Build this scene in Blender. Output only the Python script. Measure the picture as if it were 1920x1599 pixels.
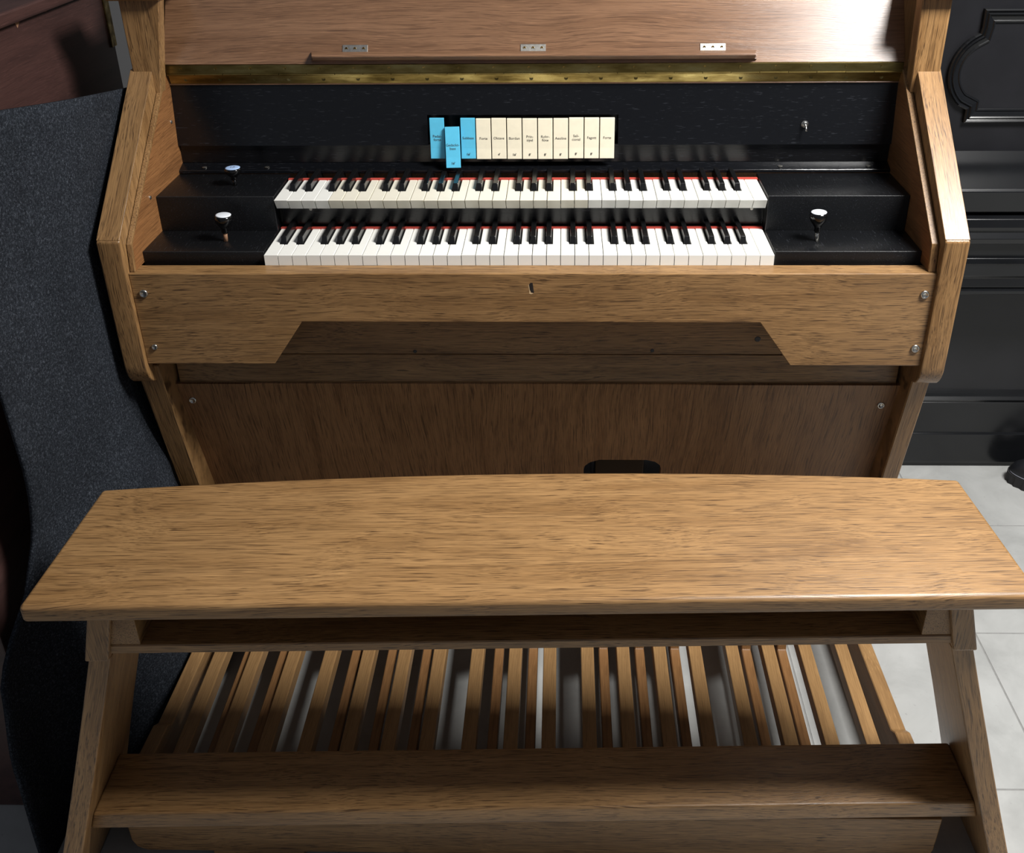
import bpy, bmesh, math, random
from mathutils import Vector, Matrix

random.seed(4)
scene = bpy.context.scene
for o in list(bpy.data.objects):
    bpy.data.objects.remove(o)
COL = scene.collection

# ---------------------------------------------------------------- camera, world, lights, exposure
cam_data = bpy.data.cameras.new('camera')
cam = bpy.data.objects.new('camera', cam_data)
COL.objects.link(cam)
RX = Vector((0.99979506, 0.01848143, -0.00826345))
UX = Vector((-0.00124567, 0.46356498, 0.88606205))
FX = Vector((-0.02020634, 0.88587016, -0.46349299))
cam.matrix_world = Matrix(((RX.x, UX.x, -FX.x, 0.07406841),
                           (RX.y, UX.y, -FX.y, -1.5275698),
                           (RX.z, UX.z, -FX.z, 1.5532996),
                           (0, 0, 0, 1)))
cam_data.sensor_fit = 'HORIZONTAL'
cam_data.sensor_width = 36.0
cam_data.lens = 1874.316 / 1920 * 36.0
cam_data.shift_x = (960 - 1016.797) / 1920
cam_data.shift_y = (624.257 - 799.5) / 1920
cam_data.clip_start = 0.02
scene.camera = cam

world = bpy.data.worlds.new('world')
scene.world = world
world.use_nodes = True
bgn = world.node_tree.nodes['Background']
bgn.inputs['Color'].default_value = (0.80, 0.86, 1.0, 1)
bgn.inputs['Strength'].default_value = 0.12


def area_light(name, loc, target, sx, sy, power, color=(1, 1, 1)):
    d = bpy.data.lights.new(name, 'AREA')
    d.shape = 'RECTANGLE'
    d.size = sx
    d.size_y = sy
    d.energy = power
    d.color = color
    o = bpy.data.objects.new(name, d)
    COL.objects.link(o)
    o.location = loc
    o.rotation_euler = (Vector(target) - Vector(loc)).to_track_quat('-Z', 'Y').to_euler()
    return o


# ceiling panel above and to the right of the bench: its glare lies on the lid, its shadows fall to the left
area_light('ceiling_panel_right_offscreen', (1.36, -0.60, 2.65), (1.36, -0.60, 0), 0.80, 0.60, 104, (1.0, 0.985, 0.96))

scene.view_settings.view_transform = 'Standard'
scene.view_settings.look = 'None'
scene.view_settings.gamma = 1
scene.view_settings.use_curve_mapping = False
scene.view_settings.exposure = 0.35


# ---------------------------------------------------------------- materials
def srgb(r, g, b):
    f = lambda c: (c / 255 / 12.92) if c / 255 <= 0.04045 else ((c / 255 + 0.055) / 1.055) ** 2.4
    return (f(r), f(g), f(b), 1)


def new_mat(name):
    m = bpy.data.materials.new(name)
    m.use_nodes = True
    nt = m.node_tree
    b = nt.nodes['Principled BSDF']
    return m, nt, b


def node(nt, t, **kw):
    n = nt.nodes.new(t)
    for k, v in kw.items():
        setattr(n, k, v)
    return n


def noise(nt, vec, scale, detail=3, rough=0.55, dist=0.0):
    mp = node(nt, 'ShaderNodeMapping')
    mp.inputs['Scale'].default_value = scale
    nt.links.new(vec, mp.inputs['Vector'])
    n = node(nt, 'ShaderNodeTexNoise')
    n.inputs['Scale'].default_value = 1
    n.inputs['Detail'].default_value = detail
    n.inputs['Roughness'].default_value = rough
    n.inputs['Distortion'].default_value = dist
    nt.links.new(mp.outputs[0], n.inputs['Vector'])
    return n.outputs['Fac']


def ramp(nt, fac, stops):
    r = node(nt, 'ShaderNodeValToRGB')
    e = r.color_ramp.elements
    while len(e) < len(stops):
        e.new(0.5)
    for el, (p, c) in zip(e, stops):
        el.position = p
        el.color = c if len(c) == 4 else (*c, 1)
    nt.links.new(fac, r.inputs[0])
    return r.outputs[0]


def mix(nt, a, b, fac, mode='MIX'):
    m = node(nt, 'ShaderNodeMix', data_type='RGBA', blend_type=mode)
    for s, v in (('A', a), ('B', b)):
        i = [k for k in m.inputs if k.name == s and k.type == 'RGBA'][0]
        if isinstance(v, (tuple, list)):
            i.default_value = v
        else:
            nt.links.new(v, i)
    f = m.inputs[0]
    if isinstance(fac, (int, float)):
        f.default_value = fac
    else:
        nt.links.new(fac, f)
    return [k for k in m.outputs if k.type == 'RGBA'][0]


def bump(nt, b, h, strength, dist):
    n = node(nt, 'ShaderNodeBump')
    n.inputs['Strength'].default_value = strength
    n.inputs['Distance'].default_value = dist
    nt.links.new(h, n.inputs['Height'])
    nt.links.new(n.outputs[0], b.inputs['Normal'])


def vec_scale(axis, along, across):
    return tuple(along if i == axis else across for i in range(3))


def aniso(nt, b, axis, amount):
    """brushed-like gloss: the pores run along axis, so the sheen spreads across them"""
    g = node(nt, 'ShaderNodeNewGeometry')
    c = node(nt, 'ShaderNodeVectorMath', operation='CROSS_PRODUCT')
    nt.links.new(g.outputs['True Normal'], c.inputs[0])
    c.inputs[1].default_value = tuple(1.0 if i == axis else 0.02 for i in range(3))
    nt.links.new(c.outputs[0], b.inputs['Tangent'])
    b.inputs['Anisotropic'].default_value = amount


def wood(name, axis, light, mid, dark, rough=0.36, pore=0.85, spec=0.5, bumps=0.35, figure=0.75, pale=0.45, an=0.6, flat=None):
    m, nt, b = new_mat(name)

    def vec_scale(ax, along, across):
        return tuple(along if i == ax else (across * 0.04 if i == flat else across) for i in range(3))

    tc = node(nt, 'ShaderNodeTexCoord').outputs['Object']
    warp = noise(nt, tc, vec_scale(axis, 2.2, 5), 2)
    wv = node(nt, 'ShaderNodeVectorMath', operation='SCALE')
    wc = node(nt, 'ShaderNodeCombineXYZ')
    for i in range(3):
        if i != axis:
            nt.links.new(warp, wc.inputs[i])
    nt.links.new(wc.outputs[0], wv.inputs[0])
    wv.inputs['Scale'].default_value = 0.045
    va = node(nt, 'ShaderNodeVectorMath', operation='ADD')
    nt.links.new(tc, va.inputs[0])
    nt.links.new(wv.outputs[0], va.inputs[1])
    tcw = va.outputs[0]
    broad = noise(nt, tcw, vec_scale(axis, 1.6, 20), 3, 0.5, 0.6)
    fib = noise(nt, tcw, vec_scale(axis, 9, 430), 4, 0.7, 0.1)
    por = noise(nt, tcw, vec_scale(axis, 17, 680), 2, 0.55)
    lit = noise(nt, tcw, vec_scale(axis, 22, 620), 2, 0.6)
    blot = noise(nt, tc, (5, 5, 5), 2)
    c = ramp(nt, broad, [(0.30, mid), (0.52, light), (0.72, mid)])
    c2 = mix(nt, c, dark, ramp(nt, fib, [(0.48, (0, 0, 0)), (0.72, (1, 1, 1))]))
    c3 = mix(nt, c, c2, figure)
    pl = tuple(min(1, k * 1.5) for k in light[:3]) + (1,)
    lm = node(nt, 'ShaderNodeMath', operation='MULTIPLY')
    nt.links.new(ramp(nt, lit, [(0.56, (0, 0, 0)), (0.70, (1, 1, 1))]), lm.inputs[0])
    lm.inputs[1].default_value = pale
    c3 = mix(nt, c3, pl, lm.outputs[0])
    pmul = node(nt, 'ShaderNodeMath', operation='MULTIPLY')
    nt.links.new(ramp(nt, por, [(0.57, (0, 0, 0)), (0.66, (1, 1, 1))]), pmul.inputs[0])
    pmul.inputs[1].default_value = pore
    c4 = mix(nt, c3, dark, pmul.outputs[0])
    c5 = mix(nt, c4, ramp(nt, blot, [(0.3, (0.88, 0.87, 0.86)), (0.7, (1.05, 1.05, 1.05))]), 1.0, 'MULTIPLY')
    nt.links.new(c5, b.inputs['Base Color'])
    b.inputs['Roughness'].default_value = rough
    b.inputs['Specular IOR Level'].default_value = spec
    inv = node(nt, 'ShaderNodeMath', operation='SUBTRACT')
    inv.inputs[0].default_value = 1
    nt.links.new(por, inv.inputs[1])
    add = node(nt, 'ShaderNodeMath', operation='ADD')
    nt.links.new(inv.outputs[0], add.inputs[0])
    nt.links.new(fib, add.inputs[1])
    bump(nt, b, add.outputs[0], bumps, 0.0008)
    aniso(nt, b, axis, an)
    return m


OL, OM, OD = srgb(156, 120, 78), srgb(132, 98, 60), srgb(66, 45, 27)
OAK = {ax: wood('oak_grain_' + 'xyz'[ax], ax, OL, OM, OD) for ax in (0, 1, 2)}
OAK_LID = wood('oak_lid', 0, srgb(134, 100, 74), srgb(114, 82, 58), srgb(68, 46, 32), rough=0.36, pore=0.5, bumps=0.3, an=0.85, spec=1.0)
OAK_KNEE = wood('oak_knee_panel', 2, srgb(150, 112, 76), srgb(128, 92, 60), srgb(66, 45, 29), rough=0.5, pore=0.8, figure=0.9, flat=1)
OAK_LEG = wood('oak_leg', 2, OL, OM, OD, flat=1)
OAK_SIDE = wood('oak_side_inner', 1, srgb(150, 104, 64), srgb(126, 86, 52), srgb(84, 54, 32), rough=0.4, pore=0.3)
PEDAL_N = wood('pedal_oak', 1, srgb(150, 117, 77), srgb(128, 97, 62), srgb(90, 64, 40), rough=0.45, pore=0.25, figure=0.35, bumps=0.15)
PEDAL_S = wood('pedal_pitch_pine', 1, srgb(132, 96, 60), srgb(104, 72, 45), srgb(72, 47, 29), rough=0.45, pore=0.3, figure=0.6, bumps=0.15)
MAHOG = wood('mahogany', 1, srgb(78, 54, 50), srgb(60, 42, 40), srgb(42, 30, 29), rough=0.42, pore=0.2, bumps=0.1, figure=0.4)


def black_wood(name, rough=0.17, base=srgb(13, 14, 17), bumps=0.3, axis=0):
    m, nt, b = new_mat(name)
    tc = node(nt, 'ShaderNodeTexCoord').outputs['Object']
    g = noise(nt, tc, vec_scale(axis, 24, 380), 4, 0.7)
    s = noise(nt, tc, vec_scale(axis, 60, 500), 2, 0.5)
    c = mix(nt, base, srgb(50, 52, 57), ramp(nt, s, [(0.63, (0, 0, 0)), (0.72, (0.5, 0.5, 0.5))]))
    nt.links.new(c, b.inputs['Base Color'])
    b.inputs['Roughness'].default_value = rough
    bump(nt, b, g, bumps, 0.0008)
    aniso(nt, b, axis, 0.7)
    return m


BLACK = black_wood('ebonised_wood')
BLACK_BLOCK = black_wood('ebonised_block', 0.40, srgb(14, 15, 17), 0.4, 1)
BLACK_GLOSS = black_wood('ebonised_gloss', 0.22, srgb(14, 14, 16), 0.15)


def plain(name, col, rough=0.5, metal=0.0, spec=0.5, var=0.0, vscale=60, coat=0.0):
    m, nt, b = new_mat(name)
    if var:
        tc = node(nt, 'ShaderNodeTexCoord').outputs['Object']
        n = noise(nt, tc, (vscale,) * 3, 4)
        lo = tuple(c * (1 - var) for c in col[:3]) + (1,)
        hi = tuple(min(1, c * (1 + var)) for c in col[:3]) + (1,)
        nt.links.new(ramp(nt, n, [(0.3, lo), (0.7, hi)]), b.inputs['Base Color'])
    else:
        b.inputs['Base Color'].default_value = col
    b.inputs['Roughness'].default_value = rough
    b.inputs['Metallic'].default_value = metal
    b.inputs['Specular IOR Level'].default_value = spec
    b.inputs['Coat Weight'].default_value = coat
    return m


KEY_W = plain('key_white', srgb(240, 239, 232), 0.32, var=0.03, vscale=25)
KEY_OLD = plain('key_white_yellowed', srgb(234, 228, 210), 0.34, var=0.05, vscale=25)
KEY_B = plain('key_black', srgb(17, 17, 18), 0.24)
FELT_RED = plain('red_felt', srgb(176, 62, 50), 0.95, var=0.15, vscale=400)
TAB_CREAM = plain('tab_cream', srgb(250, 240, 214), 0.3, var=0.03, vscale=80)
TAB_BLUE = plain('tab_blue', srgb(98, 200, 236), 0.28, var=0.04, vscale=80)
INK = plain('ink', srgb(60, 56, 54), 0.7)
STEEL = plain('nickel_steel', srgb(205, 203, 196), 0.26, 1.0, var=0.1, vscale=200)
STEEL_DULL = plain('dull_steel', srgb(190, 186, 178), 0.4, 1.0, var=0.2, vscale=150)
DARK_METAL = plain('dark_metal', srgb(70, 70, 72), 0.45, 0.9, var=0.2, vscale=300)
CAP_WHITE = plain('cap_white', srgb(232, 236, 242), 0.2)
CAP_BLUE = plain('cap_pale_blue', srgb(176, 204, 244), 0.2)
BAKELITE = plain('black_bakelite', srgb(12, 12, 13), 0.12)
PIANO_BLK = plain('piano_black', srgb(17, 18, 20), 0.2, var=0.25, vscale=6)
PIANO_SATIN = plain('piano_black_satin', srgb(22, 22, 25), 0.36, var=0.25, vscale=9)
RUBBER = plain('shoe_rubber', srgb(26, 25, 27), 0.7, var=0.2, vscale=80)
LEATHER = plain('shoe_leather', srgb(20, 22, 26), 0.45, var=0.2, vscale=120)
THREAD = plain('shoe_thread', srgb(110, 112, 122), 0.8)
GROUT = plain('grout', srgb(128, 128, 126), 0.9, var=0.1, vscale=80)
WALL = plain('wall_paint', srgb(120, 120, 120), 0.8, var=0.05, vscale=4)
TAPE = plain('old_tape', srgb(150, 112, 84), 0.6)


def brass_mat():
    m, nt, b = new_mat('aged_brass')
    tc = node(nt, 'ShaderNodeTexCoord').outputs['Object']
    n = noise(nt, tc, (14, 60, 60), 4)
    nt.links.new(ramp(nt, n, [(0.32, srgb(96, 82, 44)), (0.5, srgb(142, 124, 74)), (0.7, srgb(184, 166, 108))]), b.inputs['Base Color'])
    nt.links.new(ramp(nt, n, [(0.3, (0.42,) * 3), (0.7, (0.24,) * 3)]), b.inputs['Roughness'])
    b.inputs['Metallic'].default_value = 1
    return m


BRASS = brass_mat()


def carpet_mat():
    m, nt, b = new_mat('carpet_felt')
    tc = node(nt, 'ShaderNodeTexCoord').outputs['Object']
    n = noise(nt, tc, (260, 260, 260), 3, 0.7)
    n2 = noise(nt, tc, (700, 700, 700), 2, 0.6)
    n3 = noise(nt, tc, (9, 9, 9), 3)
    c = ramp(nt, n, [(0.36, srgb(25, 28, 33)), (0.55, srgb(40, 44, 50)), (0.72, srgb(74, 79, 87))])
    c = mix(nt, c, srgb(128, 134, 146), ramp(nt, n2, [(0.62, (0, 0, 0)), (0.74, (0.6, 0.6, 0.6))]))
    c = mix(nt, c, ramp(nt, n3, [(0.3, (0.8, 0.8, 0.8)), (0.7, (1.1, 1.1, 1.1))]), 1.0, 'MULTIPLY')
    nt.links.new(c, b.inputs['Base Color'])
    b.inputs['Roughness'].default_value = 0.95
    b.inputs['Specular IOR Level'].default_value = 0.1
    bump(nt, b, n, 0.6, 0.002)
    return m


CARPET = carpet_mat()


def tile_mat():
    m, nt, b = new_mat('floor_tile_grey')
    tc = node(nt, 'ShaderNodeTexCoord').outputs['Object']
    gp = node(nt, 'ShaderNodeNewGeometry').outputs['Position']
    n = noise(nt, gp, (7, 7, 7), 5, 0.6, 0.6)
    n2 = noise(nt, gp, (120, 120, 120), 3)
    c = ramp(nt, n, [(0.3, srgb(146, 147, 145)), (0.55, srgb(160, 161, 159)), (0.75, srgb(170, 171, 169))])
    c = mix(nt, c, srgb(108, 108, 106), ramp(nt, n2, [(0.66, (0, 0, 0)), (0.8, (0.5, 0.5, 0.5))]))
    nt.links.new(c, b.inputs['Base Color'])
    b.inputs['Roughness'].default_value = 0.45
    return m


TILE = tile_mat()


# ---------------------------------------------------------------- mesh helpers
def tag(o, label=None, cat=None, group=None, kind=None):
    if label:
        o['label'] = label
    if cat:
        o['category'] = cat
    if group:
        o['group'] = group
    if kind:
        o['kind'] = kind
    return o


def thing(name, loc, label, cat, rz=0.0, group=None):
    e = bpy.data.objects.new(name, None)
    e.empty_display_size = 0.1
    COL.objects.link(e)
    e.location = loc
    e.rotation_euler = (0, 0, rz)
    e['_inv'] = 0
    del e['_inv']
    return tag(e, label, cat, group)


def wm(e):
    m = e.matrix_basis.copy()
    p = e.parent
    if p:
        m = wm(p) @ e.matrix_parent_inverse @ m
    return m


def link(name, bm, mat, parent=None, local=False, smooth=False, label=None):
    bmesh.ops.recalc_face_normals(bm, faces=bm.faces)
    me = bpy.data.meshes.new(name)
    bm.to_mesh(me)
    bm.free()
    if smooth:
        for p in me.polygons:
            p.use_smooth = True
    me.materials.append(mat)
    return link_mesh(name, me, parent, local, label)


def link_mesh(name, me, parent=None, local=False, label=None):
    o = bpy.data.objects.new(name, me)
    COL.objects.link(o)
    if parent:
        o.parent = parent
        if not local:
            o.matrix_parent_inverse = wm(parent).inverted()
    if label:
        o['label'] = label
    return o


def bevel(bm, w, seg=2, edges=None):
    if w > 0:
        bmesh.ops.bevel(bm, geom=edges or list(bm.edges), offset=w, segments=seg, affect='EDGES', profile=0.5)


def hexa(pts, bw=0.0, seg=2):
    """eight corners: bottom four then top four, same order"""
    bm = bmesh.new()
    v = [bm.verts.new(p) for p in pts]
    for f in ((0, 1, 2, 3), (4, 5, 6, 7), (0, 1, 5, 4), (1, 2, 6, 5), (2, 3, 7, 6), (3, 0, 4, 7)):
        bm.faces.new([v[i] for i in f])
    bmesh.ops.recalc_face_normals(bm, faces=bm.faces)
    bevel(bm, bw, seg)
    return bm


def boxbm(x0, x1, y0, y1, z0, z1, bw=0.0, seg=2):
    return hexa([(x0, y0, z0), (x1, y0, z0), (x1, y1, z0), (x0, y1, z0),
                 (x0, y0, z1), (x1, y0, z1), (x1, y1, z1), (x0, y1, z1)], bw, seg)


def prism(poly, axis, a0, a1, bw=0.0, seg=2, capbevel=True):
    """polygon in the two other axes (in x,y,z order) swept along axis"""
    bm = bmesh.new()

    def P(p, a):
        q = list(p)
        q.insert(axis, a)
        return q
    A = [bm.verts.new(P(p, a0)) for p in poly]
    B = [bm.verts.new(P(p, a1)) for p in poly]
    bm.faces.new(A)
    bm.faces.new(B)
    n = len(poly)
    for i in range(n):
        bm.faces.new((A[i], A[(i + 1) % n], B[(i + 1) % n], B[i]))
    bmesh.ops.recalc_face_normals(bm, faces=bm.faces)
    if bw:
        ed = [e for e in bm.edges if e.calc_face_angle(0) > 0.45]
        bevel(bm, bw, seg, ed)
    return bm


def lathe(prof, center, axis='z', n=24, bm=None):
    bm = bm or bmesh.new()
    rings = []
    for r, h in prof:
        ring = []
        for i in range(n):
            a = 2 * math.pi * i / n
            c, s = r * math.cos(a), r * math.sin(a)
            p = {'z': (c, s, h), 'y': (c, -h, s), 'x': (h, c, s)}[axis]
            ring.append(bm.verts.new(Vector(center) + Vector(p)))
        rings.append(ring)
    for a, b in zip(rings, rings[1:]):
        for i in range(n):
            bm.faces.new((a[i], a[(i + 1) % n], b[(i + 1) % n], b[i]))
    bm.faces.new(rings[0])
    bm.faces.new(rings[-1])
    return bm


def tube(pts, r, n=8):
    bm = bmesh.new()
    rings = []
    for i, p in enumerate(pts):
        a = Vector(pts[max(i - 1, 0)])
        b = Vector(pts[min(i + 1, len(pts) - 1)])
        t = (b - a).normalized()
        u = t.orthogonal().normalized() if i == 0 else (u0 - t * u0.dot(t)).normalized()
        u0 = u
        w = t.cross(u)
        rings.append([bm.verts.new(Vector(p) + r * (math.cos(2 * math.pi * k / n) * u + math.sin(2 * math.pi * k / n) * w)) for k in range(n)])
    for a, b in zip(rings, rings[1:]):
        for k in range(n):
            bm.faces.new((a[k], a[(k + 1) % n], b[(k + 1) % n], b[k]))
    bm.faces.new(rings[0])
    bm.faces.new(rings[-1])
    return bm


def text_mesh(body, size, loc, rot, depth=0.00012, spacing=0.95):
    cu = bpy.data.curves.new('lettering', 'FONT')
    cu.body = body
    cu.size = size
    cu.align_x = 'CENTER'
    cu.align_y = 'CENTER'
    cu.extrude = depth
    cu.space_line = spacing
    cu.resolution_u = 3
    to = bpy.data.objects.new('lettering_tmp', cu)
    COL.objects.link(to)
    bpy.context.view_layer.update()
    me = bpy.data.meshes.new_from_object(to.evaluated_get(bpy.context.evaluated_depsgraph_get()))
    bpy.data.objects.remove(to)
    bpy.data.curves.remove(cu)
    me.transform(Matrix.Translation(loc) @ rot)
    me.materials.clear()
    me.materials.append(INK)
    return me


# ================================================================ the setting
fl_bm = boxbm(-3.0, 3.2, -3.2, 1.4, -0.06, -0.0010)
floor = link('floor', fl_bm, GROUT)
tag(floor, 'light grey stone-look tiled shop floor', 'floor', kind='structure')
rows = [-1.47, -1.08, -0.69, -0.311, 0.0723, 0.4334, 0.80, 1.19]
offs = [0.10, -0.06, -0.3019, 0.9494, 0.80, 0.15, 0.33]
TW = 0.405
tile_meshes = {}
for r in range(len(rows) - 1):
    y0, y1 = rows[r], rows[r + 1]
    k0 = math.floor((-2.0 - offs[r]) / TW)
    for k in range(k0, k0 + 11):
        xa = offs[r] + k * TW
        h = round(y1 - y0, 4)
        if h not in tile_meshes:
            g = 0.0016
            tb = boxbm(g, TW - g, g, h - g, -0.01, 0.0, 0.0006, 1)
            me = bpy.data.meshes.new('floor_tile')
            tb.to_mesh(me)
            tb.free()
            me.materials.append(TILE)
            tile_meshes[h] = me
        t = link_mesh('floor_tile', tile_meshes[h], floor)
        t.location = (xa, y0, 0)

wall = link('wall_back', boxbm(-3.0, 3.2, 1.25, 1.32, 0, 2.7), WALL)
tag(wall, 'plain grey wall behind the instruments', 'wall', kind='structure')

# ================================================================ organ console
XL, XR = -0.680, 0.7215        # outer faces of the sides
XLI, XRI = -0.6415, 0.6815       # inner edges of the arms
CL, CR = -0.6325, 0.6690         # inner cheeks
org = thing('organ_console', (0.02, 0.3, 0), 'oak two-manual electronic organ console with black nameboard and raised lid', 'organ')


def opart(name, bm, mat, **k):
    return link(name, bm, mat, org, **k)


# side arms (profile y, z)
arc = [(-0.044 + 0.034 * (1 - math.cos(a)), 0.712 - 0.046 * math.sin(a)) for a in [i * math.pi / 2 / 6 for i in range(7)]]
arm_prof = [(-0.044, 0.940), (-0.044, 0.76)] + arc + [(0.20, 0.666), (0.27, 0.70), (0.27, 1.159), (0.2175, 1.159)]
for x0, x1 in ((XL, XLI), (XRI, XR)):
    opart('side_arm', prism(arm_prof, 0, x0, x1, 0.0030, 4), OAK[2], smooth=True).data.set_sharp_from_angle(angle=0.5)
# veneer edging on the sloping top of the arms, grain along the slope
ang = math.atan2(0.2615, 0.219)
ln = math.hypot(0.2615, 0.219)
for x0, x1 in ((XL, XLI), (XRI, XR)):
    em = boxbm(-(x1 - x0) / 2 + 0.0002, (x1 - x0) / 2 - 0.0002, -0.0009, 0.004, 0.004, ln - 0.001, 0.0010, 3)
    eo = link('arm_edging', em, OAK[2], org)
    eo.location = ((x0 + x1) / 2, -0.044, 0.940)
    eo.rotation_euler = (-ang, 0, 0)
# inner cheek boards with their lighter front edge
chk = [(-0.017, 0.926), (-0.0235, 0.8822), (0.30, 0.8822), (0.30, 1.145), (0.2555, 1.145)]
for x0, x1 in ((XLI + 0.0015, CL), (CR, XRI - 0.0015)):
    opart('cheek_board', prism(chk, 0, x0, x1, 0.0, 1), OAK_SIDE)
    edge = [(-0.0172, 0.9262), (-0.0237, 0.8824), (-0.0300, 0.8824), (-0.0232, 0.9290), (0.2515, 1.1500), (0.2560, 1.1455)]
    opart('cheek_edging', prism(edge, 0, x0 - 0.0002, x1 + 0.0002, 0.0008, 2), OAK[2])
# little screws on the left cheek
for y, z in ((0.085, 0.9705), (0.235, 1.06)):
    opart('cheek_screw', lathe([(0.0035, 0), (0.003, 0.0012), (0.0, 0.0014)], (CL, y, z), 'x', 12), STEEL_DULL)
# sloping legs below the arms
for x0, x1 in ((XL + 0.008, -0.632), (0.682, XR - 0.008)):
    leg = [(-0.022, 0.70), (0.0485, 0.3987), (0.160, 0.0), (0.62, 0.0), (0.62, 0.70)]
    opart('leg', prism(leg, 0, x0, x1, 0.002, 1), OAK_LEG)
# upper posts beside the lid and their caps
opart('post', hexa([(XL + 0.006, 0.212, 1.115), (-0.633, 0.212, 1.115), (-0.633, 0.238, 1.115), (XL + 0.006, 0.238, 1.115),
                    (XL + 0.004, 0.212, 1.276), (-0.607, 0.212, 1.276), (-0.607, 0.238, 1.276), (XL + 0.004, 0.238, 1.276)], 0.0012, 1), OAK[2])
opart('post', hexa([(0.674, 0.207, 1.115), (XR - 0.002, 0.207, 1.115), (XR - 0.002, 0.238, 1.115), (0.674, 0.238, 1.115),
                    (0.670, 0.207, 1.272), (XR - 0.002, 0.207, 1.272), (XR - 0.002, 0.238, 1.272), (0.670, 0.238, 1.272)], 0.0012, 1), OAK[2])
opart('post_cap', boxbm(XL - 0.012, -0.600, 0.196, 0.30, 1.2762, 1.300, 0.002, 1), OAK[0])
opart('post_cap', boxbm(0.662, XR + 0.010, 0.192, 0.30, 1.2722, 1.300, 0.002, 1), OAK[0])
# case sides and back
for x0, x1 in ((XL + 0.002, -0.655), (0.695, XR - 0.002)):
    opart('case_side', boxbm(x0, x1, 0.2395, 0.70, 0.70, 1.2755 if x0 < 0 else 1.2715, 0.001, 1), OAK[2])
opart('case_back', boxbm(XL + 0.003, XR - 0.003, 0.701, 0.715, 0.03, 1.27, 0.001, 1), OAK_KNEE)

# keyslip board with the knee cut-out
ks = [(-0.6415, 0.882), (-0.6415, 0.7117), (-0.4213, 0.7117), (-0.3645, 0.7932), (0.4035, 0.7922), (0.4617, 0.7104), (0.6835, 0.7104), (0.6835, 0.882)]
slip = opart('keyslip', prism(ks, 1, -0.036, 0.0, 0.0016, 2), OAK[0])


def cup_screw(parent, x, y, z, r=0.0075, up=0.0035, mat=STEEL):
    a = link('screw', lathe([(r, 0), (r * 0.95, up * 0.6), (r * 0.68, up), (r * 0.60, up * 0.55), (0.0005, up * 0.55)], (x, y, z), 'y', 20), mat, parent, smooth=True)
    b = boxbm(x - r * 0.5, x + r * 0.5, y - up * 0.66, y - up * 0.5, z - 0.0006, z + 0.0006)
    bmesh.ops.rotate(b, verts=b.verts, cent=(x, y, z), matrix=Matrix.Rotation(random.uniform(0, 3), 3, 'Y'))
    return a


for x, z, r in ((-0.6225, 0.8463, 0.0075), (-0.623, 0.7455, 0.0055), (0.667, 0.845, 0.0075), (0.668, 0.7446, 0.0075)):
    cup_screw(slip, x, -0.036, z, r)
# worn keyhole
lk = prism([(0.0190, 0.8628), (0.0215, 0.8660), (0.0250, 0.8655), (0.0265, 0.8520), (0.0270, 0.8478), (0.0225, 0.8485), (0.0205, 0.8530)], 1, -0.0363, -0.0340)
link('lock_chip', prism([(0.0178, 0.8612), (0.0190, 0.8632), (0.0205, 0.8530), (0.0225, 0.8487), (0.0262, 0.8470), (0.0225, 0.8452), (0.0192, 0.8462), (0.0192, 0.8520)], 1, -0.0361, -0.0345), plain('raw_wood', srgb(214, 184, 142), 0.8), slip, label='pale chipped wood around the keyhole')
link('keyhole', lk, DARK_METAL, slip, label='worn dark keyhole')

# rails and knee panel under the key bed
opart('key_bed', boxbm(XLI, XRI, 0.0005, 0.60, 0.80, 0.868, 0.001, 1), OAK_KNEE)
r1 = opart('apron_rail', boxbm(-0.640, 0.682, 0.042, 0.062, 0.689, 0.7995, 0.001, 1), OAK[0])
opart('apron_rail', boxbm(-0.626, 0.676, 0.0405, 0.062, 0.626, 0.6889, 0.0006, 1), OAK[0])
for x, z, r in ((-0.1905, 0.6945, 0.0035), (0.2342, 0.697, 0.0035), (0.4195, 0.7205, 0.0055)):
    link('plug', lathe([(r, 0), (r * 0.8, 0.0006), (0.0003, 0.0006)], (x, 0.042, z), 'y', 14), DARK_METAL, r1)


def knee_y(z):
    return 0.035 + (0.627 - z) * 0.30


# knee panel with the arched opening for the swell pedal
xs_h0, xs_h1, zt = 0.1165, 0.2690, 0.4235
kz0, kz1 = 0.20, 0.6305
pan = [(-0.632, kz0), (-0.632, kz1), (0.682, kz1), (0.682, kz0), (xs_h1, kz0), (xs_h1, 0.398), (xs_h1 - 0.003, 0.408), (xs_h1 - 0.013, 0.418),
       (xs_h1 - 0.030, zt), (xs_h0 + 0.030, zt), (xs_h0 + 0.012, 0.416), (xs_h0 + 0.002, 0.405), (xs_h0, 0.395), (xs_h0, kz0)]
kb = prism(pan, 1, 0.0, 0.016, 0.0)
for v in kb.verts:
    v.co.y += knee_y(v.co.z)
knee = opart('knee_panel', kb, OAK_KNEE)
for x, z in ((-0.6115, 0.589), (0.6585, 0.5805)):
    cup_screw(knee, x, knee_y(z), z, 0.0072, 0.004)
sw = thing_part = opart('swell_pedal', hexa([(0.14, 0.150, 0.20), (0.238, 0.150, 0.20), (0.238, 0.30, 0.20), (0.14, 0.30, 0.20),
                                             (0.14, 0.128, 0.408), (0.238, 0.128, 0.408), (0.238, 0.155, 0.412), (0.14, 0.155, 0.412)], 0.003, 2), PIANO_SATIN, label='black swell pedal behind the panel opening')

# black end blocks beside the keyboards
for x0, x1 in ((CL, -0.4268), (0.4268, CR)):
    opart('end_block', boxbm(x0, x1, 0.012, 0.1068, 0.8685, 0.9012, 0.0014, 3), BLACK_BLOCK, smooth=True).data.set_sharp_from_angle(angle=0.6)
    opart('end_block', boxbm(x0, x1, 0.107, 0.2285, 0.8685, 0.9642, 0.0014, 3), BLACK_BLOCK, smooth=True).data.set_sharp_from_angle(angle=0.6)
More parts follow.
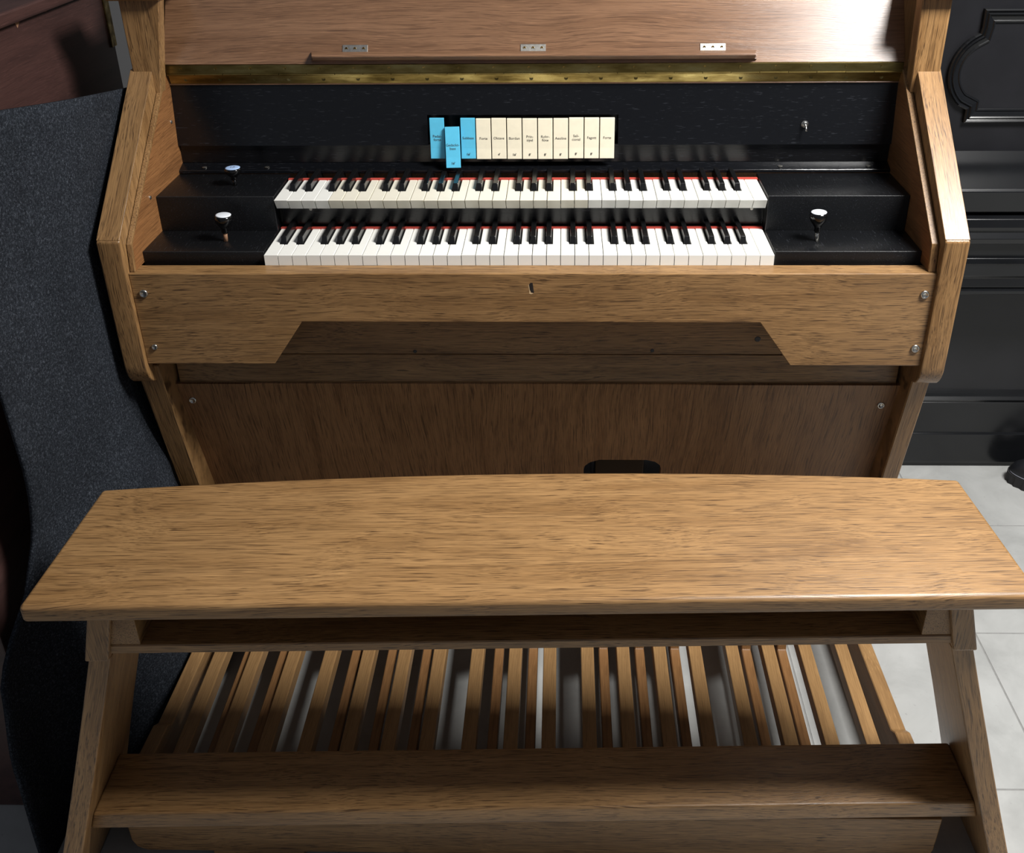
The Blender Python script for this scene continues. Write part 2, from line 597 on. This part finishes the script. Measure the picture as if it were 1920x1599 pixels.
# black riser between the two manuals
opart('manual_riser', boxbm(-0.4266, 0.4266, 0.131, 0.1345, 0.869, 0.948, 0.0005, 1), BLACK_GLOSS)
for x in (-0.371, 0.405):
    opart('riser_screw', lathe([(0.003, 0), (0.0026, 0.0008), (0.0002, 0.0009)], (x, 0.131, 0.932), 'y', 12), STEEL_DULL)

# rail above the upper keyboard
rail = opart('key_rail', prism([(0.2288, 0.9645), (0.2288, 0.9705), (0.251, 0.9778), (0.300, 0.9778), (0.300, 0.9645)], 0, CL, CR, 0.0008, 1), BLACK)
for x in (-0.5873, -0.4712, 0.4707, 0.6306):
    link('screw', lathe([(0.0045, -0.0003), (0.0045, 0.0004), (0.003, 0.001), (0.0003, 0.0008)], (x, 0.2385, 0.9739), 'z', 14), STEEL_DULL, rail)
# nameboard: recessed lower strip and the upper board
opart('lower_nameboard', boxbm(CL, CR, 0.2535, 0.300, 0.978, 1.0118, 0.0004, 1), BLACK_GLOSS)
nbp = [(CL, 1.012), (CL, 1.1215), (CR, 1.1215), (CR, 1.012), (0.1745, 1.012), (0.1745, 1.0660), (-0.1715, 1.0660), (-0.1715, 1.012)]
nbm = prism(nbp, 1, 0.2465, 0.2585, 0.0)
for v in nbm.verts:
    v.co.y += (v.co.z - 1.012) * 0.1324
name_b = opart('nameboard', nbm, BLACK)
link('slot_back', boxbm(CL, CR, 0.2880, 0.3000, 1.0119, 1.1215), BLACK, name_b)
# toggle switch
tg = link('toggle_switch', lathe([(0.0065, 0), (0.0065, 0.003), (0.0045, 0.0035), (0.004, 0.007), (0.0005, 0.0075)], (0.5096, 0.2515, 1.0487), 'y', 18), STEEL, name_b, smooth=False)
link('switch_lever', tube([(0.5096, 0.2455, 1.0487), (0.5104, 0.240, 1.0440), (0.511, 0.2365, 1.0385)], 0.0019, 8), STEEL, name_b, smooth=True)

# brass piano hinge
hinge = opart('piano_hinge', hexa([(-0.630, 0.2585, 1.1228), (0.670, 0.2585, 1.1228), (0.670, 0.2640, 1.1228), (-0.630, 0.2640, 1.1228),
                                   (-0.630, 0.2525, 1.1395), (0.670, 0.2525, 1.1395), (0.670, 0.2580, 1.1395), (-0.630, 0.2580, 1.1395)], 0.0004, 1), BRASS)
opart('black_bead', boxbm(-0.633, 0.673, 0.2575, 0.2670, 1.1206, 1.1227, 0.0005, 1), OAK_LID)
LS = 0.60


def lid_y(z):
    return 0.250 + (z - 1.16) * LS


link('upper_leaf', hexa([(-0.630, 0.2475, 1.1432), (0.670, 0.2475, 1.1432), (0.670, 0.2530, 1.1432), (-0.630, 0.2530, 1.1432),
                         (-0.630, 0.2485, 1.1580), (0.670, 0.2485, 1.1580), (0.670, 0.2540, 1.1580), (-0.630, 0.2540, 1.1580)], 0.0003, 1), BRASS, hinge)
nk = 26
for i in range(nk):
    xa = -0.630 + 1.30 * i / nk
    link('knuckle', lathe([(0.0023, 0.0004), (0.0023, 1.30 / nk - 0.0004)], (xa, 0.2490 if i % 2 else 0.2494, 1.1414), 'x', 10), BRASS, hinge)
for i in range(21):
    x = -0.600 + i * 0.0618
    link('screw', lathe([(0.0036, -0.001), (0.0034, 0.0006), (0.0010, 0.0003), (0.0003, 0.0003)], (x, 0.2555, 1.1313), 'y', 12), BRASS, hinge)
    link('screw', lathe([(0.0030, -0.001), (0.0028, 0.0006), (0.0010, 0.0003), (0.0003, 0.0003)], (x - 0.004, 0.2480, 1.1515), 'y', 12), BRASS, hinge)

# raised lid leaning back
zt2 = 1.50
lid = opart('lid', hexa([(-0.634, lid_y(1.1585), 1.1585), (0.672, lid_y(1.1585), 1.1585), (0.672, lid_y(1.1585) + 0.022, 1.1585), (-0.634, lid_y(1.1585) + 0.022, 1.1585),
                         (-0.634, lid_y(zt2), zt2), (0.672, lid_y(zt2), zt2), (0.672, lid_y(zt2) + 0.022, zt2), (-0.634, lid_y(zt2) + 0.022, zt2)], 0.001, 1), OAK_LID)
# music ledge on the lid, rounded ends
lz = 1.1715
lb = prism([(0.004, 0.0065), (-0.016, 0.0055), (-0.0185, 0.0030), (-0.0180, 0.0010), (-0.011, -0.0055), (0.004, -0.0085)], 0, -0.3715, 0.4145, 0.0014, 3)
for v in lb.verts:
    if abs(v.co.x - 0.0215) > 0.389 and v.co.y < -0.010:
        v.co.x -= math.copysign(0.005, v.co.x)
    v.co.z += lz
    v.co.y += lid_y(lz)
link('music_ledge', lb, OAK_LID, lid)
for xa in (-0.3150, -0.0004, 0.3149):
    z0, z1 = 1.1765, 1.1885
    br = link('hinge_plate', hexa([(xa, lid_y(z0) - 0.0016, z0), (xa + 0.0445, lid_y(z0) - 0.0016, z0), (xa + 0.0445, lid_y(z0) + 0.001, z0), (xa, lid_y(z0) + 0.001, z0),
                                   (xa, lid_y(z1) - 0.0016, z1), (xa + 0.0445, lid_y(z1) - 0.0016, z1), (xa + 0.0445, lid_y(z1) + 0.001, z1), (xa, lid_y(z1) + 0.001, z1)], 0.0004, 1), STEEL_DULL, lid)
    for k in (0.007, 0.022, 0.0375):
        link('screw', lathe([(0.0026, 0), (0.0024, 0.0009), (0.0008, 0.0004), (0.0002, 0.0004)], (xa + k, lid_y(1.183) - 0.0016, 1.183), 'y', 10), BRASS, lid)

# stop tabs
tabs = [('Pedal-\nforte', '', 1), ('Gedackt-\nbass', "16'", 1), ('Subbass', "16'", 1), ('Forte', '', 0), ('Oktave', "4'", 0), ('Bordun', "16'", 0),
        ('Prin-\nzipal', "8'", 0), ('Rohr-\nflöte', "8'", 0), ('Aeoline', "8'", 0), ('Sali-\ncional', "8'", 0), ('Fagott', "8'", 0), ('Forte', '', 0)]
TX0, TP = -0.1671, 0.02795
RT = Matrix.Rotation(math.radians(90), 4, 'X')
for i, (nm, ft, blue) in enumerate(tabs):
    w = 0.0262
    prof = [(0.2405, 1.0628), (0.2355, 1.0090), (0.2325, 0.9905), (0.2365, 0.9895), (0.2400, 1.0080), (0.2455, 1.0628)]
    xa = TX0 + i * TP + 0.0008
    dz = random.uniform(-0.0008, 0.0008)
    bm = prism([(y, z + dz) for y, z in prof], 0, xa, xa + w, 0.0006, 2)
    lets = [text_mesh(nm, 0.0066, (xa + w / 2, 0.2371, 1.0275 + dz), RT @ Matrix.Rotation(0.0, 4, 'X'))]
    if ft:
        lets.append(text_mesh(ft, 0.0060, (xa + w / 2, 0.2333, 0.9985 + dz), RT))
    # the lettering lies in the tilted face
    for k, me in enumerate(lets):
        c = Vector((xa + w / 2, 0.2371 if k == 0 else 0.2333, (1.0275 if k == 0 else 0.9985) + dz))
        ang = math.atan2(0.005, 0.0538) if k == 0 else math.atan2(0.003, 0.0185)
        me.transform(Matrix.Translation(c) @ Matrix.Rotation(-ang, 4, 'X') @ Matrix.Translation(-c))
    if i == 1:   # the pressed tab: tipped forward and lower
        M = Matrix.Translation((-0.0002, -0.006, -0.0115)) @ Matrix.Translation((0, 0.243, 1.063)) @ Matrix.Rotation(math.radians(-9), 4, 'X') @ Matrix.Rotation(math.radians(-1.2), 4, 'Y') @ Matrix.Translation((0, -0.243, -1.063))
        bm.transform(M)
        for me in lets:
            me.transform(M)
    t = opart('stop_tab', bm, TAB_BLUE if blue else TAB_CREAM, label=('blue' if blue else 'cream') + ' stop tab' + (', pressed down' if i == 1 else ''))
    for me in lets:
        link_mesh('lettering', me, t)


# drawknobs standing on the end blocks
def knob(x, y, z0, ztop, lean, cap, stemmat, text=None):
    h = ztop - z0
    b = lathe([(0.0045, h * 0.30), (0.006, h * 0.36), (0.0052, h * 0.46), (0.0085, h * 0.56), (0.0140, h * 0.72), (0.0150, h * 0.88), (0.0140, h * 0.97), (0.001, h * 0.975)], (0, 0, 0), 'z', 24)
    M = Matrix.Translation((x, y, z0)) @ Matrix.Rotation(lean, 4, 'Y')
    b.transform(M)
    k = opart('drawknob', b, BAKELITE, smooth=True)
    s = lathe([(0.0035, -0.001), (0.0035, h * 0.34)], (0, 0, 0), 'z', 12)
    s.transform(M)
    link('stem', s, stemmat, k, smooth=True)
    c = lathe([(0.0130, h * 0.965), (0.0130, h * 0.985), (0.0105, h * 1.0), (0.0005, h * 1.004)], (0, 0, 0), 'z', 24)
    c.transform(M)
    link('cap', c, cap, k, smooth=True)
    if text:
        me = text_mesh(text, 0.008, (0, 0, h * 1.006), Matrix.Identity(4))
        me.transform(M)
        link_mesh('lettering', me, k)


knob(-0.5045, 0.0585, 0.9012, 0.9500, 0.05, CAP_WHITE, TAPE)
knob(-0.5105, 0.1659, 0.9642, 0.9975, 0.0, CAP_BLUE, BAKELITE, 'I-P')
knob(0.5051, 0.0569, 0.9012, 0.9545, -0.04, CAP_WHITE, STEEL)

# ---- keyboards
KW = 0.8486 / 36
sharp_at = {1: 1 - 0.10, 3: 2 + 0.10, 6: 4 - 0.13, 8: 5, 10: 6 + 0.13}


def natural_bm(kind, head, length, hgt, under):
    """kind: note index 0..6 within octave, 7 = full; local x from 0, y from front, top z=0"""
    g = 0.00055
    hw = 0.0070
    l, r = g, KW - g
    cl, cr = l, r
    left = {1: sharp_at[1] - 1, 2: sharp_at[3] - 2, 4: sharp_at[6] - 4, 5: sharp_at[8] - 5, 6: sharp_at[10] - 6}
    right = {0: sharp_at[1], 1: sharp_at[3] - 1, 3: sharp_at[6] - 3, 4: sharp_at[8] - 4, 5: sharp_at[10] - 5}
    if kind in left:
        cl = left[kind] * KW + hw
    if kind in right:
        cr = right[kind] * KW - hw
    poly = [(l, 0), (r, 0), (r, head)]
    if cr < r - 1e-6:
        poly += [(cr, head)]
    poly += [(cr, length), (cl, length)]
    if cl > l + 1e-6:
        poly += [(cl, head)]
    poly += [(l, head)]
    if abs(cr - r) < 1e-6:
        poly = [p for p in poly if p != (r, head)]
    if abs(cl - l) < 1e-6:
        poly = [p for p in poly if p != (l, head)]
    bm = prism(poly, 2, -hgt, 0.0, 0.0)
    for v in bm.verts:
        if v.co.z < -hgt / 2 and v.co.y < 1e-4:
            v.co.y += under
    top = [e for e in bm.edges if all(v.co.z > -1e-6 for v in e.verts)]
    bevel(bm, 0.0007, 1, top)
    return bm


def sharp_bm(head, length, hz):
    wb, wt = 0.0058, 0.0042
    y0, y1, y2 = head + 0.0006, head + 0.0085, length
    P = [(-wb, y0, -0.006), (wb, y0, -0.006), (wb, y2, -0.006), (-wb, y2, -0.006)]
    T = [(-wt, y1, hz), (wt, y1, hz), (wt, y2, hz), (-wt, y2, hz)]
    bm = hexa(P + T, 0.0009, 2)
    return bm


def keyboard(y0, z0, head, length, slength, hgt, under, hz, label, yellow):
    kbd = opart('keyboard', boxbm(-0.4262, 0.4262, y0 + 0.03, y0 + length - 0.001, z0 - hgt - 0.003, z0 - hgt - 0.0002), OAK[0], label=label)
    meshes = {}
    note_n = 0
    for n in range(36):
        kind = 7 if n == 35 else n % 7
        old = yellow and 4 <= n <= 22
        key = (kind, old)
        if key not in meshes:
            bm = natural_bm(kind, head, length, hgt, under)
            bmesh.ops.recalc_face_normals(bm, faces=bm.faces)
            me = bpy.data.meshes.new('natural_key')
            bm.to_mesh(me)
            bm.free()
            me.materials.append(KEY_OLD if old else KEY_W)
            meshes[key] = me
        o = link_mesh('natural_key', meshes[key], kbd)
        o.location = (-0.4243 + n * KW, y0, z0 + random.uniform(-0.0003, 0.0003))
    bm = sharp_bm(head, slength, hz)
    bmesh.ops.recalc_face_normals(bm, faces=bm.faces)
    sm = bpy.data.meshes.new('sharp_key')
    bm.to_mesh(sm)
    bm.free()
    sm.materials.append(KEY_B)
    for oc in range(5):
        for s in (1, 3, 6, 8, 10):
            o = link_mesh('sharp_key', sm, kbd)
            o.location = (-0.4243 + (oc * 7 + sharp_at[s]) * KW, y0, z0)
    link('felt_strip', boxbm(-0.4250, 0.4250, y0 + length - 0.0015, y0 + length + 0.0055, z0 - 0.006, z0 + 0.0022, 0.0006, 1), FELT_RED, kbd, label='red felt strip behind the keys')
    return kbd


keyboard(0.0, 0.900, 0.0465, 0.1185, 0.1305, 0.0315, 0.0, 0.0115, 'lower keyboard of five octaves', False)
keyboard(0.0965, 0.961, 0.0455, 0.1070, 0.1450, 0.0190, 0.011, 0.0115, 'upper keyboard of five octaves', True)

# ================================================================ pedalboard
ped = thing('pedalboard', (0.016, -0.15, 0), 'oak pedalboard of thirty pedals on the floor under the bench', 'pedalboard')
nat = [-0.584, -0.5145, -0.441, -0.371, -0.298, -0.228, -0.161, -0.088, -0.0155, 0.0507, 0.1225, 0.191, 0.2615, 0.3297, 0.401, 0.471, 0.542, 0.6125]
shp = [-0.534, -0.4655, -0.325, -0.255, -0.1874, -0.048, 0.018, 0.154, 0.224, 0.2925, 0.4307, 0.4995]
nb = boxbm(-0.0124, 0.0124, -0.432, 0.105, 0.092, 0.120, 0.0018, 2)
nm_ = bpy.data.meshes.new('natural_pedal')
nb.to_mesh(nm_)
nb.free()
nm_.materials.append(PEDAL_N)
sb = prism([(-0.432, 0.080), (-0.432, 0.106), (-0.088, 0.108), (-0.078, 0.138), (-0.068, 0.143), (0.105, 0.140), (0.105, 0.080)], 0, -0.0088, 0.0088, 0.0014, 1)
sm_ = bpy.data.meshes.new('sharp_pedal')
sb.to_mesh(sm_)
sb.free()
sm_.materials.append(PEDAL_S)
for x in nat:
    link_mesh('natural_pedal', nm_, ped).location = (x, 0, 0)
for x in shp:
    link_mesh('sharp_pedal', sm_, ped).location = (x, 0, 0)
for sx in (-1, 1):
    xc = -0.6235 if sx < 0 else 0.6555
    sl = -0.010 if sx < 0 else 0.010
    ck = prism([(-0.4395, 0.018), (-0.4395, 0.132), (-0.302, 0.132), (-0.286, 0.120), (0.105, 0.120), (0.105, 0.018)], 0, -0.0132, 0.0132, 0.0016, 1)
    for v in ck.verts:
        v.co.x += xc + sl * max(0, (-0.10 - v.co.y) / 0.23)
    link('side_rail', ck, PEDAL_N, ped)
fr = [(-0.640, 0.118), (-0.640, 0.045), (-0.634, 0.028), (-0.618, 0.019), (0.664, 0.019), (0.676, 0.026), (0.681, 0.042), (0.683, 0.118)]
link('front_rail', prism(fr, 1, -0.4605, -0.4400, 0.002, 2), OAK[0], ped)
link('back_rail', boxbm(-0.628, 0.660, 0.106, 0.122, 0.018, 0.118, 0.002, 1), OAK[0], ped)
for x0, x1 in ((-0.5077, -0.3557), (0.3895, 0.545)):
    link('foot', boxbm(x0, x1, -0.4595, -0.36, 0.0, 0.0185, 0.0012, 1), OAK[0], ped)
    link('foot', boxbm(x0, x1, 0.04, 0.121, 0.0, 0.0175, 0.0012, 1), OAK[0], ped)

# ================================================================ bench
bn = thing('organ_bench', (0.03, -0.42, 0), 'oak organ bench with a shelf under the seat and a footboard between splayed legs', 'bench', math.radians(1.55))


def bpart(name, bm, mat, **k):
    return link(name, bm, mat, bn, local=True, **k)


rear = []
for i in range(21):
    t = -1 + 2 * i / 20
    rear.append((0.648 * t, 0.1265 + 0.030 * (1 - t * t)))
seat = [(-0.661, -0.127)] + rear + [(0.661, -0.127)]
so = bpart('seat', prism(seat, 2, 0.6225, 0.65, 0.0070, 6), OAK[0], smooth=True)
so.data.set_sharp_from_angle(angle=0.5)
bpart('shelf', boxbm(-0.590, 0.590, -0.106, 0.100, 0.5460, 0.5610, 0.0015, 1), OAK[0])
bpart('shelf_back', boxbm(-0.585, 0.585, 0.0855, 0.100, 0.5612, 0.6224, 0.0015, 1), OAK[0])
for s in (-1, 1):
    def slab(xb0, xb1, xt0, xt1, y0, y1, z0, z1, bw):
        return hexa([(s * xb0, y0, z0), (s * xb1, y0, z0), (s * xb1, y1, z0), (s * xb0, y1, z0),
                     (s * xt0, y0, z1), (s * xt1, y0, z1), (s * xt1, y1, z1), (s * xt0, y1, z1)], bw, 2)
    bpart('spacer_block', slab(0.527, 0.5685, 0.527, 0.5525, -0.1045, 0.085, 0.5612, 0.6224, 0.001), OAK[1])
    bpart('leg_head', slab(0.5720, 0.6050, 0.5530, 0.5835, -0.112, 0.095, 0.5378, 0.6224, 0.003), OAK[2])
    # splayed, slightly flaring leg board
    lv = []
    bm = bmesh.new()
    ringz = [0.5378, 0.42, 0.30, 0.20, 0.12, 0.05, 0.0]
    rings = []
    for z in ringz:
        t = (0.5378 - z) / 0.5378
        xo = 0.602 + 0.164 * t
        th = 0.030
        yf = -0.104 - 0.030 * t * t
        yb = 0.050 + 0.050 * t * t
        rings.append([bm.verts.new((s * (0.602 - th), yf, z)), bm.verts.new((s * 0.602, yf, z)), bm.verts.new((s * 0.602, yb, z)), bm.verts.new((s * (0.602 - th), yb, z))])
    for p, q in zip(rings, rings[1:]):
        for k in range(4):
            bm.faces.new((p[k], p[(k + 1) % 4], q[(k + 1) % 4], q[k]))
    bm.faces.new(rings[0])
    bm.faces.new(rings[-1])
    bmesh.ops.recalc_face_normals(bm, faces=bm.faces)
    bevel(bm, 0.002, 2, [e for e in bm.edges if e.calc_face_angle(0) > 0.6])
    lg = bpart('leg', bm, OAK[2])
    sh_m = Matrix.Identity(4)
    sh_m[0][2] = -s * 0.164 / 0.5378
    sh_m[0][3] = s * 0.164
    lg.matrix_parent_inverse = sh_m


def leg_in(z):
    return 0.572 + 0.164 * (0.5378 - z) / 0.5378


bpart('footboard', hexa([(-leg_in(.165), -0.090, 0.166), (leg_in(.165), -0.090, 0.166), (leg_in(.165), 0.030, 0.166), (-leg_in(.165), 0.030, 0.166),
                         (-leg_in(.2), -0.090, 0.200), (leg_in(.2), -0.090, 0.200), (leg_in(.2), 0.022, 0.200), (-leg_in(.2), 0.022, 0.200)], 0.004, 5), OAK[0], smooth=True).data.set_sharp_from_angle(angle=0.5)
for s in (-1, 1):
    bpart('footboard_bracket', hexa([(s * (leg_in(.13) - 0.012), -0.03, 0.13), (s * leg_in(.13), -0.03, 0.13), (s * leg_in(.13), 0.01, 0.13), (s * (leg_in(.13) - 0.012), 0.01, 0.13),
                                     (s * (leg_in(.166) - 0.03), -0.06, 0.166), (s * leg_in(.166), -0.06, 0.166), (s * leg_in(.166), 0.02, 0.166), (s * (leg_in(.166) - 0.03), 0.02, 0.166)], 0.001, 1), PIANO_SATIN)

# ================================================================ black upright piano on the right
pn = thing('upright_piano', (1.5, 0.9, 0), 'black upright piano with panelled mouldings beside the organ', 'piano')


def ppart(name, bm, mat, **k):
    return link(name, bm, mat, pn, **k)


PX0, PX1 = 0.76, 2.25
ppart('plinth', prism([(0.684, 0.0), (0.684, 0.014), (0.676, 0.016), (0.676, 0.104), (0.682, 0.106), (0.682, 0.198), (0.74, 0.198), (0.74, 0.0)], 0, PX0, PX1, 0.0008, 1), PIANO_BLK)
ppart('lower_panel', boxbm(PX0, PX1, 0.700, 0.72, 0.198, 0.56), PIANO_SATIN)
ppart('panel_moulding', prism([(0.700, 0.200), (0.682, 0.200), (0.680, 0.206), (0.688, 0.212), (0.690, 0.220), (0.700, 0.226)], 0, 0.995, PX1, 0.0), PIANO_BLK)
ppart('panel_moulding', boxbm(0.975, 0.998, 0.684, 0.702, 0.200, 0.56, 0.003, 2), PIANO_BLK)
ppart('key_bed', prism([(0.700, 0.548), (0.590, 0.548), (0.582, 0.552), (0.582, 0.560), (0.588, 0.563), (0.584, 0.570), (0.586, 0.590), (0.580, 0.600), (0.580, 0.628), (0.576, 0.632),
                        (0.600, 0.634), (0.600, 0.672), (0.585, 0.676), (0.580, 0.690), (0.588, 0.703), (0.582, 0.716), (0.584, 0.736), (0.600, 0.741), (0.700, 0.741)], 0, PX0, PX1, 0.0008, 1), PIANO_BLK)
ppart('fallboard', prism([(0.604, 0.7412), (0.590, 0.752), (0.584, 0.800), (0.588, 0.806), (0.7195, 0.852), (0.7195, 0.7412)], 0, PX0, PX1, 0.0012, 2), PIANO_BLK)
ppart('upper_panel', boxbm(PX0, PX1, 0.720, 0.74, 0.73, 1.30), PIANO_SATIN)
ppart('case', boxbm(PX0, PX1, 0.7405, 1.15, 0.0, 1.30, 0.002, 1), PIANO_SATIN)
ppart('top_lid', boxbm(PX0 - 0.015, PX1 + 0.015, 0.69, 1.16, 1.3005, 1.33, 0.003, 2), PIANO_BLK)

# shaped moulding frame on the upper panel: path (x, z), swept with a stepped profile
path = [(1.90, 1.1675), (0.980, 1.1675), (0.9815, 1.128)]
c0, r0 = Vector((1.026, 1.031)), 0.1005
for i in range(19):
    a = math.radians(104 + (228 - 104) * i / 18)
    path.append((c0.x + r0 * math.cos(a), c0.y + 0.96 * r0 * math.sin(a)))
path = [path[0], path[1], (0.981, 1.1290)] + [p for p in path[3:] if p[0] < 0.982] + [(0.9785, 0.9495), (0.9785, 0.9195), (1.90, 0.9195)]
prof = [(0.0, 0.0), (0.0, 0.010), (0.003, 0.0125), (0.006, 0.010), (0.008, 0.0085), (0.011, 0.0115), (0.014, 0.0095), (0.016, 0.006), (0.024, 0.0035), (0.026, 0.005), (0.029, 0.004), (0.030, 0.0)]
bm = bmesh.new()
rings = []
for i, p in enumerate(path):
    p = Vector(p)
    d1 = (p - Vector(path[i - 1])).normalized() if i else None
    d2 = (Vector(path[i + 1]) - p).normalized() if i < len(path) - 1 else None
    d1 = d1 or d2
    d2 = d2 or d1
    n1 = Vector((-d1.y, d1.x))
    n2 = Vector((-d2.y, d2.x))
    m = (n1 + n2)
    m = m / max(0.35, m.length_squared / 2) if m.length > 0.2 else n1
    rings.append([bm.verts.new((p.x + m.x * o, 0.720 - h, p.y + m.y * o)) for o, h in prof])
for a, b in zip(rings, rings[1:]):
    for k in range(len(prof) - 1):
        bm.faces.new((a[k], a[k + 1], b[k + 1], b[k]))
ppart('moulding_frame', bm, PIANO_BLK)

# ================================================================ mahogany instrument on the left
mh = thing('mahogany_piano', (-1.2, 0.05, 0), 'dark red-brown mahogany piano with chipped top edge behind the carpet', 'piano')
link('case', boxbm(-1.75, -0.815, -0.365, 0.482, 0.0, 1.2575, 0.003, 2), MAHOG, mh)
link('top_lid', boxbm(-1.77, -0.800, -0.385, 0.470, 1.2578, 1.2800, 0.004, 2), MAHOG, mh)
link('corner_strip', boxbm(-0.8150, -0.8115, 0.4600, 0.4830, 1.146, 1.2570, 0.0008, 1), BRASS, mh, label='aged brass strip on the back corner')
for k, (y, w, h) in enumerate(((0.245, 0.05, 0.004), (0.135, 0.022, 0.012), (0.06, 0.06, 0.003))):
    cb = prism([(y - w / 2, 1.2573), (y - w / 5, 1.2573 - h), (y + w / 9, 1.2573 - h * 0.5), (y + w / 2, 1.2573)], 0, -0.8152, -0.8145)
    link('chip', cb, TAPE, mh, label='pale chipped veneer')

# ================================================================ carpet sheet standing between them
def front_y(z):
    tab_ = [(0.0, -0.490), (0.048, -0.488), (0.232, -0.473), (0.359, -0.440), (0.481, -0.339), (0.566, -0.3125), (0.722, -0.323), (0.805, -0.3236), (1.3, -0.325)]
    # smooth interpolation
    for (z0, a), (z1, b) in zip(tab_, tab_[1:]):
        if z <= z1:
            t = (z - z0) / (z1 - z0)
            t = t * t * (3 - 2 * t) * 0.5 + t * 0.5
            return a + (b - a) * t
    return tab_[-1][1]


def sst(a, b, t):
    t = min(1, max(0, (t - a) / (b - a)))
    return t * t * (3 - 2 * t)


def carp_x(y, z):
    w = 1 - sst(0.30, 0.60, z)
    front = -0.785 + 0.055 * sst(0.36, 0.72, z)
    high = front + (-0.700 - front) * sst(-0.30, 0.02, y)
    low = front + (-0.663 - front) * sst(-0.40, -0.12, y)
    return high + (low - high) * w + 0.003 * math.sin(y * 9 + z * 6)


def carp_back(z):
    return 0.03 + 0.04 * sst(0.42, 0.55, z) + 0.19 * sst(0.62, 0.95, z)


bm = bmesh.new()
NU, NV = 30, 44
grid = []
for j in range(NV + 1):
    rowv = []
    for i in range(NU + 1):
        u, v = i / NU, j / NV
        zg = v * 1.16
        y = front_y(zg) + (carp_back(zg) - front_y(zg)) * u
        ztop = 1.181 - (y + 0.128) * 0.162
        z = v * ztop
        y = front_y(z) + (carp_back(z) - front_y(z)) * u
        rowv.append(bm.verts.new((carp_x(y, z), y, z + 0.001)))
    grid.append(rowv)
for j in range(NV):
    for i in range(NU):
        bm.faces.new((grid[j][i], grid[j][i + 1], grid[j + 1][i + 1], grid[j + 1][i]))
bmesh.ops.recalc_face_normals(bm, faces=bm.faces)
bmesh.ops.solidify(bm, geom=list(bm.faces), thickness=0.006)
cp = link('carpet_sheet', bm, CARPET, smooth=True)
tag(cp, 'dark blue-grey felt carpet sheet standing upright beside the organ', 'carpet')

# ================================================================ black shoe by the piano
sh = thing('shoe', (1.36, 0.56, 0), 'black shoe with ribbed rubber sole on the tiles in front of the black piano', 'shoe', math.radians(-28))
# local: toe towards -x, heel towards +x
out = []
N = 56
for i in range(N):
    a = 2 * math.pi * i / N
    cx_, sy_ = math.cos(a), math.sin(a)
    x = 0.145 * cx_
    wdt = 0.050 if cx_ < 0 else 0.040
    wdt *= 1 - 0.12 * math.exp(-((x - 0.02) / 0.05) ** 2)
    y = wdt * math.copysign(abs(sy_) ** 0.8, sy_)
    out.append((x, y))
bm = bmesh.new()
lo, hi = [], []
for i, (x, y) in enumerate(out):
    k = 1.03 if i % 2 else 0.985
    lo.append(bm.verts.new((x * k, y * k, 0.0)))
    hi.append(bm.verts.new((x * 1.02, y * 1.02, 0.030)))
for i in range(N):
    bm.faces.new((lo[i], lo[(i + 1) % N], hi[(i + 1) % N], hi[i]))
bm.faces.new(lo)
bm.faces.new(hi)
link('sole', bm, RUBBER, sh, local=True)
bm = bmesh.new()
rings = []
for t in (0.0, 0.15, 0.35, 0.55, 0.75, 0.9, 1.0):
    ring = []
    for x, y in out:
        h = 0.045 + 0.055 * max(0, min(1, (x + 0.10) / 0.16))
        sc = 0.97 * (1 - 0.55 * t ** 3)
        xx = x * (1 - 0.25 * t ** 2) + 0.045 * t ** 2
        ring.append(bm.verts.new((xx, y * sc, 0.028 + h * math.sin(t * math.pi / 2))))
    rings.append(ring)
for a, b in zip(rings, rings[1:]):
    for i in range(N):
        bm.faces.new((a[i], a[(i + 1) % N], b[(i + 1) % N], b[i]))
bm.faces.new(rings[-1])
link('upper', bm, LEATHER, sh, local=True, smooth=True)
st = [(x * 0.985, y * 0.985, 0.033) for x, y in out]
link('welt_stitching', tube(st + st[:1], 0.0013, 6), THREAD, sh, local=True)
